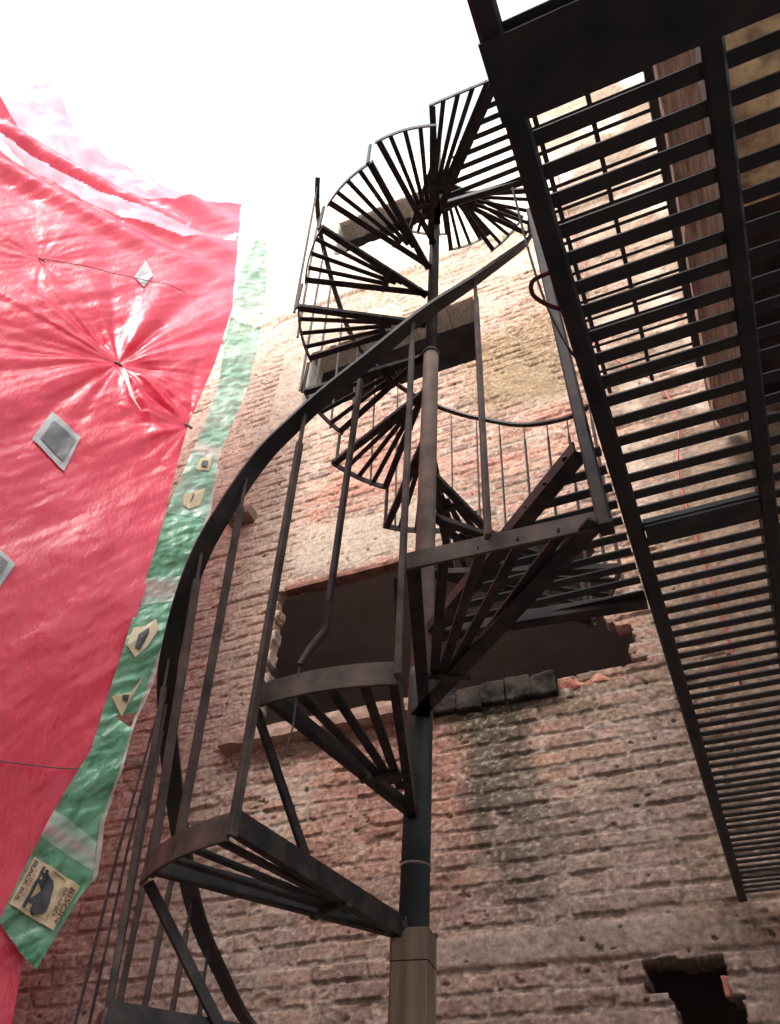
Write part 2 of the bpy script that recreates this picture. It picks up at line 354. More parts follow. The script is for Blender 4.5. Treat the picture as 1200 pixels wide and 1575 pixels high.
    me.polygons.add(len(quads)); me.polygons.foreach_set('loop_start', np.arange(0, quads.size, 4, dtype=np.int32))
    me.polygons.foreach_set('use_smooth', np.ones(len(quads), bool))
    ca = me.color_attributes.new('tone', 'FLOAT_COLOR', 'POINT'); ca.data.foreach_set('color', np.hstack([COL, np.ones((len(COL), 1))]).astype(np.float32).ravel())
    me.materials.append(BRICK); me.update(); me.validate()
    o = bpy.data.objects.new('wall', me); col.objects.link(o); o.parent = bld
    return o
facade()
# dim rooms behind the openings: back, sides, floor and ceiling (open to the window)
def room(x0, x1, z0, z1, dep=2.6, m=None):
    y0 = D+(.285 if z0 > 5 else .105 if z0 > 0 else .205); y1 = y0+dep; mb = MB()
    mb.add([(x0, y0, z0), (x1, y0, z0), (x1, y1, z0), (x0, y1, z0), (x0, y0, z1), (x1, y0, z1), (x1, y1, z1), (x0, y1, z1)],
           [(0, 1, 2, 3), (4, 7, 6, 5), (0, 3, 7, 4), (1, 5, 6, 2), (3, 2, 6, 7)])
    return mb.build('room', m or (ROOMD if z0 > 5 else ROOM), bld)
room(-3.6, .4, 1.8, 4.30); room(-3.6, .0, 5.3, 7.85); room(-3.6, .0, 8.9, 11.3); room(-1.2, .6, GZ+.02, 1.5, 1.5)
# lintels, sills
tag(rough_box((-2.80, D-.012, 4.00), (-.36, D+.095, 4.05), .05, .010, 5).build('lintel', simple('red_lintel', (.10, .045, .035), (.24, .12, .09), 9, .95, .1, .7, .01), bld))
rough_box((-3.04, D-.13, 2.615), (-1.47, D+.10, 2.715), .045, .013, 11).build('sill', PINKSILL, bld)
def bricks(name, m, x0, x1, n, z0, z1, out, seed, lab):
    mb = MB(); rr = random.Random(seed); w_ = (x1-x0)/n
    for i in range(n):
        a = x0+i*w_; q = rough_box((a+.001, D-out*rr.uniform(.85, 1.05), z0+rr.uniform(-.012, .012)), (a+w_-.001, D+.10, z1+rr.uniform(-.014, .010)), .014, .012, seed+i)
        mb.add(q.v, q.f)
    return tag(mb.build(name, m, bld), lab)
bricks('sill', DARKSILL, -1.50, -.72, 5, 2.59, 2.745, .075, 12, 'soot-blackened broken brick sill')
tag(rough_box((-.715, D-.012, 2.625), (-.34, D+.10, 2.705), .016, .028, 40).build('sill', ORANGE, bld), 'broken raw orange brick sill')
bricks('broken_brick', ORANGE, -.19, -.145, 1, .99, 1.08, .012, 60, 'bright orange broken brick beside the small opening')
# unseen walls added around the light well, heights set to shade the facade
cw = MB(); cw.box((XL-.3, -6.2, GZ), (XL, D+.4, 9.6)); cw.box((XL, -6.2, GZ), (XR+.3, -5.9, 12.6)); cw.box((XR, -5.9, GZ), (XR+.3, D+.4, .6)); cw.box((XR, 2.6, .6), (XR+.3, D+.4, 9))
cw.build('shade_wall', PLASTERW, bld)
cp = MB(); cp.box((XL, D+.03, ZT-.02), (XR, D+.5, ZT+.12)); cp.build('coping', PLASTERW, bld)

# timber stubs left in the wall
for i, (lo, hi, lb) in enumerate([((-3.47, D-.16, 4.94), (-3.22, D+.1, 5.05), 'grey timber stub sticking out of the brick wall beside the curved handrail'),]):
    tag(rough_box(lo, hi, .05, .007, 20+i).build('timber_stub', STUB), lb, 'timber stub')

# ------------------------------------------------------------------ gallery on the right: timber edge beam and soffit
gal = thing('gallery_floor', (2.2, 1.5, 4.5), 'gallery floor overhead at right, patchy tan underside seen through the walkway bars', 'gallery')
sf = MB(); sf.box((.80, -2.2, 4.5), (XR-.01, 2.45, 4.75)); sf.build('soffit', SOFFIT, gal)
sf = MB(); sf.box((.80, 2.454, 4.5), (XR-.01, D-.1, 4.75)); tag(sf.build('soffit', DARKSOFFIT, gal), 'dark far end of the underside')  # far part of the underside in a darker colour
tb = rough_box((.63, -2.2, 4.30), (.815, D-.05, 4.49), .06, .014, 31)
tag(tb.build('timber_beam', TIMBER), 'weathered reddish timber beam along the edge of the gallery, above the walkway', 'beam')

# ------------------------------------------------------------------ spiral staircase
PX, PY = -.6432, 1.6811; PZ0 = .566
st = thing('spiral_staircase', (PX, PY, PZ0), 'rusty dark steel spiral staircase with slatted wedge treads around a round pole', 'staircase')
LEAN = Vector((.934, .357, 0))*.0185
def lean(z): return LEAN*(z-2.3)
def pole_at(z): return Vector((PX, PY, z))+lean(z)
def pol(a, r, z): return Vector((PX+r*math.cos(R(a)), PY+r*math.sin(R(a)), z))
pm = MB(); pm.tube([pole_at(PZ0), pole_at(2.62), pole_at(2.80)], .0315, 24); pm.build('pole', POLE, st, True)
pm = MB(); pm.tube([pole_at(2.80), pole_at(5.27)], .0245, 20); pm.build('pole', STEEL, st, True)
pm = MB(); pm.tube([pole_at(2.785), pole_at(2.80), pole_at(2.812)], [.034, .036, .031], 24); pm.build('collar', STEEL, st, True)
pm = MB(); pm.tube([pole_at(PZ0), pole_at(1.19), pole_at(1.20), pole_at(1.23)], [.0335, .0335, .033, .0316], 24); pm.build('pole_lower', simple('dark_teal', (.018, .030, .032), (.050, .062, .060), 9, .5, .4, .3, .002), st, True)  # lower length of the pole in a darker teal
pm = MB(); pm.tube([pole_at(.70), pole_at(.706)], .0348, 24); pm.build('collar', POLE, st, True)
RO = .588
def rim(mb, a0, a1, r, z, h=.042, t=.006, n=8):
    pts = [pol(a0+(a1-a0)*i/n, r, z-h/2+.006) for i in range(n+1)]
    xs = [(pol(a0+(a1-a0)*i/n, 1, 0)-pol(0, 0, 0)).normalized() for i in range(n+1)]
    mb.sweep(pts, [(-t/2, -h/2), (t/2, -h/2), (t/2, h/2), (-t/2, h/2)][::-1], xs, [Vector((0, 0, 1))]*(n+1))
SPAN = 28.0
# one tread in local coordinates about the pole (z = 0 is its underside), then copies
def loc_tread(span, nslat, vert, leg, sw):
    f = MB(); p0 = Vector((PX, PY, 0))
    f.angle(pol(0, .026, 0), pol(0, RO-.004, 0), leg, .005, -1, vert)
    f.angle(pol(span, .026, 0), pol(span, RO-.004, 0), leg, .005, 1, vert)
    rm = MB(); rim(rm, -.3, span+.3, RO, vert/2+.002, vert+.008)
    xb = MB(); q0, q1 = pol(0, .235, .001), pol(span, .235, .001); xb.bar(q0, q1, .017, .012)
    slats = []
    for i in range(nslat):
        t = (i+1)/(nslat+1); a = span*t
        s = MB(); e0 = pol(a, RO-.005, .012); m = q0.lerp(q1, .14+.72*t); dv = (m-e0); dv.z = 0
        e1 = e0+dv*(1.05+.16*((i*37) % 3)/2); e1.z = .012
        s.bar(e0, e1, sw, .008); slats.append(s)
    return [x.mesh(nm, q, p0) for x, nm, q in ((f, 'tread', STEEL), (rm, 'rim', RIMS), (xb, 'cross_bar', STEEL))]+[s.mesh('slat', STEEL, p0) for s in slats]
TML = loc_tread(SPAN, 3, .042, .018, .019); TMU = loc_tread(SPAN, 3, .020, .028, .020)
def tread(a0, z, TM3):
    o = bpy.data.objects.new('tread', TM3[0]); col.objects.link(o); o.parent = st; o.location = Vector((0, 0, z-.018-PZ0))+lean(z); a_ = a0+random.uniform(-.5, .5); ax = pol(SPAN/2+90, 1, 0)-pol(0, 0, 0)
    tilt = 1.8 if .5 < z < 1 else .5
    o.rotation_euler = (Matrix.Rotation(R(a_), 3, 'Z') @ Matrix.Rotation(-R(tilt), 3, ax)).to_euler()
    for me in TM3[1:]:
        c = bpy.data.objects.new(me.name.split('.')[0], me); col.objects.link(c); c.parent = o
    return o
TREADS = [(.328, 203.), (.564, 231.8), (.818, 259.8),
          (1.60, 19.), (1.86, 47.), (2.10, 75.), (2.35, 102.5), (2.59, 129.5), (2.82, 155.), (3.06, 182.), (3.29, 209.), (3.53, 236.), (3.77, 263.5),
          (4.47, 19.), (4.72, 47.), (4.97, 75.), (5.22, 102.5)]
LOW = [(.30-.262*k, 203-28.5*k) for k in range(1, 7)]
for z, a in TREADS+LOW: tread(a, z, TML if z < 1.3 else TMU)
# the two corner treads that widen towards the walkway, with straight outer edges
def corner_tread(z, a0, a1, vert):
    z -= .014; f = MB(); A, B = pol(a0, .60, z), pol(a1, .80, z)
    f.angle(pol(a0, .026, z)+lean(z), A, .030, .005, -1, vert); f.angle(pol(a1, .026, z)+lean(z), B, .040, .006, 1, vert)
    o = f.build('corner_tread', STEEL, st)
    up = Vector((0, 0, vert/2)); rm = MB(); rm.bar(A+up, B+up, .007, vert+.006); rm.build('rim', RIMS, o)
    xb = MB(); q0, q1 = pol(a0, .215, z+.001), pol(a1, .235, z+.001); xb.bar(q0, q1, .017, .012); xb.build('cross_bar', STEEL, o)
    for i in range(4):
        t = (i+1)/5; s = MB(); e0 = A.lerp(B, t); m = q0.lerp(q1, .1+.8*t); e0.z = z+.012; m.z = z+.012
        s.bar(e0, m+(m-e0)*.06, .022, .008); s.build('slat', STEEL, o)
corner_tread(1.082, 286.5, 316, .040); corner_tread(4.0, 291, 316, .024)
# landings: a triangle of flat bars between the stair and the walkway
def landing(z, xe):
    z -= .014; f = MB(); a = 316; E = pol(a, .755, z)
    f.angle(pol(a, .026, z)+lean(z), E, .038, .006, -1, .035)
    f.bar(pol(4, .03, z+.01), Vector((xe, PY+.055, z+.01)), .034, .044)
    o = f.build('landing', STEEL, st); y = E.y+.03; d = (E-pol(a, 0, z))
    while y < PY+.03:
        t = (y-PY)/d.y; x0 = PX+d.x*max(t, .06); s = MB()
        s.bar((x0, y, z+.012), (xe, y, z+.012), .026, .006); s.build('slat', STEEL2, o); y += .058
landing(1.354, -.045); landing(4.24, -.005)
for z, a0 in TREADS[:3]:
    m = MB()
    for a in (a0+.6, a0+SPAN-.6): m.tube([pol(a, .030, z-.02)+lean(z), pol(a, .040, z+.004)+lean(z), pol(a, .034, z+.024)+lean(z)], [.006, .010, .005], 6)
    m.build('weld', STEEL, st)
# struts under the lower treads, short ties between the rims of the upper ones
def strut(a, z1, z0, r1, r0):
    m = MB(); p, q = pol(a, r1, z1-.014)+lean(z1), pol(a, r0, z0-.002)+lean(z0); m.bar(p, q, .020, .010, pol(a+90, 1, 0)-pol(0, 0, 0)); m.build('strut', STEEL, st)
for a, z1, z0 in ((231.3, .564, .30), (258.8, .818, .564), (286.5, 1.082, .818), (203, .30, .038)): strut(a, z1, z0, .575, .345)
for (z0, a0), (z1, a1) in zip(TREADS[3:12], TREADS[4:13]):
    m = MB(); m.bar(pol(a1, RO-.004, z0-.02), pol(a1, RO-.004, z1-.03), .014, .008); m.build('tie', STEEL, st)
# handrails: flat bar bent along the outer edge
def catmull(P, n=8):
    P = [np.array(p, float) for p in P]; out = []
    for i in range(len(P)-1):
        p0 = P[max(i-1, 0)]; p1 = P[i]; p2 = P[i+1]; p3 = P[min(i+2, len(P)-1)]
        for k in range(n):
            t = k/n; out.append(.5*((2*p1)+(-p0+p2)*t+(2*p0-5*p1+4*p2-p3)*t*t+(-p0+3*p1-3*p2+p3)*t**3))
    out.append(P[-1]); return out
def rail(pts, w, h, m, name='handrail'):
    c = catmull(pts, 10); mb = MB(); P = [pol(a, r, z) for a, r, z in c]; xs = []; ys = []
    for i in range(len(P)):
        d = (P[min(i+1, len(P)-1)]-P[max(i-1, 0)]).normalized(); rad = pol(c[i][0], 1, 0)-pol(0, 0, 0)
        x = (rad-d*rad.dot(d)).normalized(); xs.append(x); ys.append(d.cross(x))
    mb.sweep(P, [(-w/2, -h/2), (w/2, -h/2), (w/2, h/2), (-w/2, h/2)], xs, ys); mb.build(name, m, st); return c
RL = [(20, .62, -.75), (60, .62, -.38), (95, .66, -.02), (125, .70, .29), (150, .72, .50), (163, .68, .60), (177, .635, .68), (192, .618, .80), (205, .63, .912), (217, .652, .992), (228, .680, 1.07), (240, .705, 1.235),
      (247, .70, 1.365), (254, .688, 1.495), (263, .676, 1.60), (277, .682, 1.735), (290, .69, 1.93), (304, .68, 2.19), (317.5, .72, 2.46), (317, .785, 2.51)]
RLc = rail(RL, .045, .010, RAIL)
RU = [(30, .65, 2.57), (42, .648, 2.675), (54, .655, 2.80), (70, .657, 2.955), (86, .65, 3.12), (105, .655, 3.30), (128, .65, 3.50), (150, .643, 3.71), (165, .632, 3.95), (178, .622, 4.12), (190, .625, 4.25), (200, .63, 4.36),
      (210, .635, 4.46)]
RUc = rail(RU, .026, .010, RAIL)
# balusters (bottom angle, radius, z; top angle, radius, z; size)
def bal(b, t, wd=.016, m=RIMS):
    mb = MB(); p, q = pol(*b), pol(*t); d = (q-p)
    fl = p+d*.90; mb.bar(p, fl, wd, wd*.62, pol(b[0]+90, 1, 0)-pol(0, 0, 0)); mb.bar(fl, q, wd*.45, wd*.5, pol(b[0]+90, 1, 0)-pol(0, 0, 0)); return mb.build('baluster', m, st)
def railat(c, a):
    return tuple(min(c, key=lambda p: abs(p[0]-a)))
def onrail(c, a): q = railat(c, a); return (q[0], q[1], q[2]-.006)
bal((257.5, .602, .552), onrail(RLc, 262.5), .019)
bal((243, .606, .552), onrail(RLc, 250.5), .017)
bal((231.8, .607, .552), onrail(RLc, 241), .018)
bal((285.6, .606, .806), onrail(RLc, 287.5), .022)
bal((300.5, .70, 1.072), onrail(RLc, 302.5), .020)
for a, da in ((225, 2), (216, 2), (206, 1), (192, 0), (180, 0), (168, 0)): bal((a, .606, .30 if a > 203 else (.04 if a > 174 else -.22)), onrail(RLc, a+da), .013)
# the broken one: bent at its foot, with a wire dangling from it
mb = MB(); bp = [(274, .628, 1.74), (271.5, .60, 1.35), (270.3, .585, 1.02), (269.6, .575, .955), (267.5, .585, .915), (266.5, .602, .865)]
P = [pol(*p) for p in bp]; mb.bar(P[0], P[2], .017, .011, pol(0, 1, 0)-pol(0, 0, 0)); mb.tube(P[2:], [.009, .009, .0085, .006], 8); mb.build('baluster', STEEL, st)
mb = MB(); mb.tube([pol(266.5, .602, .865), pol(266.5, .596, .80), pol(265.8, .585, .74), pol(264.5, .58, .70)], .002, 6); mb.build('wire', CORD, st)
# corner post at the walkway
mb = MB(); mb.bar(pol(316, .80, 1.06), pol(316, .788, 2.52), .036, .028, (1, 0, 0)); mb.build('corner_post', STEEL, st)
mb = MB(); mb.bar(pol(316, .80, 3.98), pol(316, .79, 4.9), .036, .028, (1, 0, 0)); mb.build('corner_post', STEEL, st)
def treadz(a, lo, hi):
    for z, a0 in TREADS:
        for k in (0, 360):
            if a0-.5 <= a <= a0+SPAN+.5 and lo <= z <= hi: return z
    return None
for a in (24, 35, 46, 57, 68, 79, 90, 101, 113, 125, 137, 148, 160, 172, 183, 195, 207): bal((a, RO+.004, (treadz(a, 1.5, 3.4) or 2.0)-.02), onrail(RUc, a), .011)
# long tie rods beside the lower flight
for (a0, r0, z0, a1, r1, z1, q) in ((229, .66, .25, 219, .668, .985, .0028), (228, .635, .25, 221, .660, 1.01, .0026)):
    mb = MB(); mb.tube([pol(a0, r0, z0), pol((a0+a1)/2, (r0+r1)/2+.004, (z0+z1)/2), pol(a1, r1, z1)], q, 6); mb.build('tie_rod', STEEL, st)

# timber post the pole stands on
wp = thing('wooden_post', (PX+lean(PZ0).x, PY+lean(PZ0).y, GZ), 'square brown timber post under the foot of the staircase pole', 'post', rz=R(7.5))
hw = .0405; mb = MB(); mb.bar((0, 0, 0), (0, 0, PZ0-.064-GZ), 2*hw, 2*hw, (0, 1, 0), .06); mb.build('shaft', WOODPOST, wp, world=False)
mb = MB(); mb.bar((0, 0, PZ0-.062-GZ), (0, 0, PZ0-.001-GZ), 2*hw+.003, 2*hw+.003, (0, 1, 0), .09); mb.build('cap', WOODPOST, wp, world=False)

# ------------------------------------------------------------------ walkways
wk = thing('walkway', (.28, 2.0, 1.354), 'dark steel bar walkway overhead at right, running back to the brick wall', 'walkway')
WZ = 1.354
def stringer(x, y0, y1, z, wd, h, par):
    mb = MB(); mb.bar((x, y0, z+h/2-.004), (x, y1, z+h/2-.004), wd, h); mb.build('stringer', STEEL2, par)
stringer(-.022, -.55, D-.03, WZ, .040, .050, wk); stringer(.282, -.55, D-.03, WZ, .036, .050, wk); stringer(.60, -.55, D-.03, WZ, .036, .050, wk)
y = -.5375; k = 0
proto = None
while y < D-.05:
    if proto is None:
        mb = MB(); mb.bar((-.03, y, WZ+.012), (.60, y, WZ+.012), .0265, .006); proto = mb.build('floor_bar', STEEL2, wk); y00 = y; o = proto
    else:
        o = proto.copy(); col.objects.link(o); o.parent = wk; o.location = (0, y-y00, 0)
    o.rotation_euler.y = random.uniform(-.004, .004)
    if o is not proto: o.location.y += random.uniform(-.0035, .0035); o.location.z = random.uniform(-.002, .002)
    y += .0575
mb = MB(); mb.bar((0, 1.49, WZ+.012), (.262, 1.49, WZ+.012), .055, .038); mb.build('cross_beam', STEEL2, wk)
mb = MB(); mb.box((-.045, .325, WZ-.014), (.62, .452, WZ-.006)); mb.build('plate', STEEL2, wk)
w2 = thing('upper_walkway', (.29, 2.3, 4.24), 'upper steel bar walkway above the lower one, beside the timber beam', 'walkway')
for x, q in ((.02, .026), (.29, .024), (.585, .045)): stringer(x, 1.25, 3.26, 4.24, q, .04, w2)
y = 1.30; proto = None
while y < 3.25:
    if proto is None:
        mb = MB(); mb.bar((-.01, y, 4.252), (.59, y, 4.252), .02, .006); proto = mb.build('floor_bar', STEEL2, w2); y00 = y
    else:
        o = proto.copy(); col.objects.link(o); o.parent = w2; o.location = (0, y-y00, 0)
    y += .066

# cables and hoses
mb = MB(); mb.tube([Vector(p) for p in catmull([(-.085, .80, 1.95), (-.082, .84, 1.72), (-.072, .88, 1.52), (-.05, .93, 1.40), (-.035, .96, 1.385)], 6)], .003, 6)
tag(mb.build('hanging_cable', CABLE), 'thin black cable hanging down beside the walkway edge', 'cable')
mb = MB(); mb.tube([Vector(p) for p in catmull([(-.04, .74, 1.37), (-.075, .745, 1.37), (-.082, .77, 1.365), (-.06, .80, 1.36), (-.03, .83, 1.37)], 6)], .0045, 8)
tag(mb.build('bent_rod', simple('rust_red_rod', (.10, .03, .025), (.16, .05, .04), 8, .7, .3, 0)), 'rust red bent rod hooked on the left edge of the walkway', 'rod')
hose = [(.13, 4.0, 10.0), (.10, 3.96, 8.2), (.13, 3.97, 7.4), (.02, 3.96, 6.6), (-.02, 3.95, 6.0), (.12, 3.96, 5.6), (.38, 3.97, 5.1), (.42, 3.96, 4.6), (.30, 3.97, 4.0), (.28, 3.97, 3.0), (.26, 3.97, 2.4)]
mb = MB(); mb.tube([Vector(p) for p in catmull(hose, 8)], .008, 8, ); tag(mb.build('red_hose', REDHOSE, smooth=True), 'thin red hose hanging down the wall behind the walkway bars', 'hose')

# ------------------------------------------------------------------ red tarpaulin and green sacking: local x = along the sheet (to the left), y = up, z = towards the viewer
BETA = R(50); TB = Vector((-3.1418, 3.0, 0))
TX = Vector((-math.cos(BETA), -math.sin(BETA), 0)); TZ = Vector((math.sin(BETA), -math.cos(BETA), 0))
TM = Matrix((( TX.x, 0, TZ.x, TB.x), (TX.y, 0, TZ.y, TB.y), (0, 1, 0, 0), (0, 0, 0, 1)))
def hang(name, label, cat, off=0.):
    o = bpy.data.objects.new(name, None); col.objects.link(o); o.matrix_world = Matrix.Translation(TZ*off) @ TM
    return tag(o, label, cat)
TIES = [(.813, 5.481, .13, 1.5), (.111, 4.992, .07, .6), (1.764, 6.383, .035, .7), (1.05, 2.2, .03, .8)]
def tdisp(S, H):
    d = .10*(fbm(S*.9+3, H*.55, 61, 3)-.5)+.035*(fbm(S*3, H*2.2, 62, 4)-.5)
    sw = S*.80+H*.55; d += .028*(fbm(sw*3.0, (S*.55-H*.8)*.5, 63, 4)-.5)*2+.045*(fbm(sw*1.1, (S*.55-H*.8)*.3, 68, 2)-.5)*2+.005*(fbm(sw*14, (S*.55-H*.8)*3, 66, 3)-.5)*2
    for i, (s, h, amp, rad) in enumerate(TIES):
        dx = S-s; dy = H-h; r = np.sqrt(dx*dx+dy*dy)+1e-4; th = np.arctan2(dy, dx)
        n = fbm(np.cos(th)*2.6+5+i*7, np.sin(th)*2.6+5, 64+i, 3, .5)-.5
        d += amp*n*np.minimum(r/.25, 1)*np.exp(-r/rad)*1.6*np.minimum(1, r*3+.25)
        d -= amp*.5*np.exp(-r/(rad*.16))
    r1 = np.hypot(S-.813, H-5.481); th = np.arctan2(H-5.481, S-.813); d += .045*(fbm(np.cos(th)*4.5+9, np.sin(th)*4.5+9, 69, 2)-.5)*np.minimum(1, r1/.4)*np.exp(-r1/1.3)*2
    # swagged pleats along the top edge
    q = H-(7.75+.10*(S-1.2)**2)
    d += sst(-.9, -.1, q)*(.02+.06*sst(.4, 1.4, S))*np.sin(q*10.5+.5*np.sin(S*2.3))+.06*sst(-1.5, 0, q)*(fbm(S*2.2, q*1.2, 70, 3)-.5)
    return d
RE = np.array([(-.6, .0), (.3, -.05), (.829, -.042), (1.606, .10), (2.069, 0), (2.615, .013), (3.327, .022), (4.2, .075), (5.029, .115), (5.913, .079), (6.812, .097), (7.8, .213), (8.942, .385), (10.3, .40)])
TE = np.array([(-.3, 9.2), (.427, 8.75), (.871, 8.317), (1.489, 8.212), (1.936, 8.106), (2.315, 8.154), (3.012, 8.722), (4.2, 9.4)])
def sheet(name, m, par, S, H, Dp, smooth=True, cut=None):
    nz_, nx_ = S.shape; vid = np.arange(nz_*nx_).reshape(nz_, nx_)
    q = np.stack([vid[:-1, :-1], vid[:-1, 1:], vid[1:, 1:], vid[1:, :-1]], -1).reshape(-1, 4)
    if cut is not None: q = q[~(cut[:-1, :-1] & cut[1:, 1:]).ravel()]
    me = bpy.data.meshes.new(name); me.from_pydata(np.stack([S, H, Dp], -1).reshape(-1, 3).tolist(), [], q.tolist())
    me.polygons.foreach_set('use_smooth', [smooth]*len(me.polygons)); me.materials.append(m); me.update()
    o = bpy.data.objects.new(name, me); col.objects.link(o); o.parent = par; return o
tarp = hang('tarpaulin', 'large crinkled red tarpaulin hanging at left, tied in the middle and patched with grey tape', 'tarpaulin')
U, Vv = np.meshgrid(np.linspace(0, 1, 330), np.linspace(0, 1, 640))
S0 = 3.6*U; top = np.interp(S0, TE[:, 0], TE[:, 1]); H = -.6+(top+.6)*Vv
S = S0+np.interp(H, RE[:, 0], RE[:, 1])*(1-U)**2
# two long slits under the swagged top edge, with the sky behind them
cut = np.zeros_like(S, bool)
for xs, lo, hi in (([.30, .80, 1.40, 2.03, 2.75, 3.6], [8.22, 7.73, 7.67, 7.74, 7.86, 8.15], [8.40, 7.87, 7.82, 7.87, 8.02, 8.3]), ([.80, 1.0, 1.45, 1.95, 2.25], [8.06, 8.02, 7.99, 7.97, 8.02], [8.07, 8.12, 8.10, 8.05, 8.03])):
    cut |= (S > xs[0]) & (S < xs[-1]) & (H > np.interp(S, xs, lo)+.02*(fbm(S*6, H*3, 93, 2)-.5)) & (H < np.interp(S, xs, hi)+.02*(fbm(S*6, H*3, 94, 2)-.5))
cut |= (S > .78) & (S < .83) & (H > 7.85) & (H < 8.10)
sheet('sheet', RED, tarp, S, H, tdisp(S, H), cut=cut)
# thin sheet rising behind the top edge
U, Vv = np.meshgrid(np.linspace(0, 1, 90), np.linspace(0, 1, 50))
S = .35+2.75*U; pk = np.interp(S, [.3, .94, 1.457, 1.967, 2.521, 2.984, 3.15], [8.95, 8.98, 9.15, 9.05, 9.6, 10.2, 9.6]); bt = np.interp(S, TE[:, 0], TE[:, 1])-.25
H = bt+(pk-bt)*Vv; sheet('top_flap', PINK, tarp, S, H, -.22+.10*(fbm(S*2.5, H*2.5, 77, 4)-.5)*2)
def patch(name, m, par, poly, off, dispf, sub=4):
    """a quad patch that follows the sheet it is stuck to"""
    a, b, c, d = [np.array(p) for p in poly]; u, v = np.meshgrid(np.linspace(0, 1, sub), np.linspace(0, 1, sub)); u = u[..., None]; v = v[..., None]
    P = (a*(1-u)+b*u)*(1-v)+(d*(1-u)+c*u)*v
    return sheet(name, m, par, P[..., 0], P[..., 1], dispf(P[..., 0], P[..., 1])+off)
t1 = patch('tape_patch', GREYTAPE, tarp, [(1.093, 4.258), (.806, 4.08), (.808, 4.445), (1.067, 4.60)], .012, tdisp, 12)
patch('dark_centre', DARKPATCH, t1, [(1.044, 4.288), (.841, 4.159), (.831, 4.415), (1.024, 4.50)], .018, tdisp, 10)
patch('tape_patch', GREYTAPE, tarp, [(1.026, 6.698), (.91, 6.60), (.884, 6.827), (1.005, 7.03)], .014, tdisp, 10)
t3 = patch('tape_patch', GREYTAPE, tarp, [(1.16, 3.06), (.83, 2.92), (.805, 3.155), (1.10, 3.36)], .012, tdisp, 12)
patch('dark_centre', DARKPATCH, t3, [(1.11, 3.08), (.865, 2.98), (.848, 3.15), (1.07, 3.28)], .018, tdisp, 10)
lh = np.linspace(0, 1, 14)[:, None]; cx = np.interp(lh, [0, .4, .75, 1], [.752, .665, .59, .50]); hh = np.interp(lh, [0, .4, .75, 1], [5.39, 5.18, 5.03, 4.945]); ww = np.interp(lh, [0, .15, .5, .85, 1], [.012, .035, .05, .055, .02])
o_ = np.array([[-.5, 0, .5]]); sheet('sky_gap', SKYGAP, tarp, cx+o_*ww, hh+o_*ww*.6, tdisp(cx+o_*ww, hh+o_*ww*.6)+.03)  # white strip painted in for the bright sky through a tear
for (s, h, _, _), rr in zip(TIES[:3], (.02, .02, .012)):
    mb = MB(); z = float(tdisp(np.array([s]), np.array([h]))[0]); mb.tube([(s+.03, h+.02, z+.012), (s, h, z+.02), (s-.035, h-.008, z+.012)], rr*.5, 8); mb.build('tie_knot', CORD, tarp, True, world=False)
# cords across the tarp
def cord(par, pts, r, name, label):
    P = [(p[0], p[1], float(tdisp(np.array([p[0]]), np.array([p[1]]))[0])+.03) for p in [tuple(q) for q in catmull([(a, b, 0) for a, b in pts], 6)]]
    mb = MB(); mb.tube(P, r, 6); o = mb.build(name, CORD, world=False); o.matrix_world = TM.copy(); tag(o, label, 'cord')
cord(None, [(1.2, 1.86), (.62, 1.92), (.432, 1.931), (.244, 1.964), (.051, 2.005), (-.136, 2.098), (-.30, 2.13)], .0035, 'cord', 'dark cord pulled straight across the low part of the red tarpaulin')
cord(None, [(1.764, 6.383), (1.434, 6.51), (.997, 6.661), (.55, 6.75)], .0035, 'cord', 'thin cord running from the small upper knot across the top of the tarpaulin')

# green sacking strip
sack = hang('plastic_sacking', 'strip of green printed plastic sacks hanging along the right edge of the red tarpaulin', 'plastic sacking')
GR = np.array([(1.06, -.06), (1.41, -.155), (1.5, -.193), (1.773, -.143), (2.033, -.155), (2.273, -.154), (2.585, -.174), (3.249, -.197), (3.668, -.215), (4.134, -.226), (4.788, -.19), (5.742, -.262), (6.59, -.233), (7.687, -.139), (8.4, -.02)])
GL = np.array([(1.06, .02), (1.18, .165), (1.5, .13), (1.75, .09), (2.069, .02), (2.615, .03), (3.327, .04), (4.2, .05), (4.7, .02), (5.029, .0), (5.6, -.02), (5.913, .02), (6.812, .10), (7.8, .15), (8.4, .1)])
def gdisp(S, H):
    return .025+.012*(fbm((S*1.2+H)*16, (S-H)*6, 84, 3)-.5)*2+.03*(fbm(S*5, H*2.2, 81, 4)-.5)*2+.02*(fbm((S+H)*7, (S-H)*2.5, 82, 3)-.5)*2+.025*np.sin(H*7.5+S*9)*(fbm(H*1.1, S, 83, 2)-.1)
def strip(name, m, h0, h1, n, off=0, sk=.0, lo=None):
    U, Vv = np.meshgrid(np.linspace(0, 1, 24), np.linspace(0, 1, n)); H = h0+(h1-h0)*Vv
    a = np.interp(H, GL[:, 0], GL[:, 1]); b = np.interp(H, GR[:, 0], GR[:, 1]); S = a+(b-a)*U; H2 = H+sk*(U-.5)
    return sheet(name, m, sack, S, H2, gdisp(S, H2)+off)
strip('sack', GREEN, 1.07, 1.60, 60, sk=-.06); strip('sack', GREEN, 1.64, 2.35, 80, sk=-.10); strip('clear_band', CLEAR, 1.56, 1.70, 16, .004, -.10)
strip('sack', GREEN, 2.37, 3.25, 90, sk=.10); strip('clear_band', CLEAR, 3.20, 3.42, 20, .004, .12); strip('sack', GREEN, 3.38, 4.05, 60, sk=.06); strip('sack', PALEG, 4.02, 4.72, 60, .003, .04)
strip('clear_band', CLEAR, 4.68, 4.9, 20, .005, .05); strip('sack', PALEG, 4.84, 5.85, 90, sk=.04); strip('sack', PALEG, 5.82, 6.70, 80, .004, .08); strip('clear_band', CLEAR, 6.64, 7.0, 30, .008, .03); strip('sack', PALEG, 6.9, 8.35, 110, .004, .03)
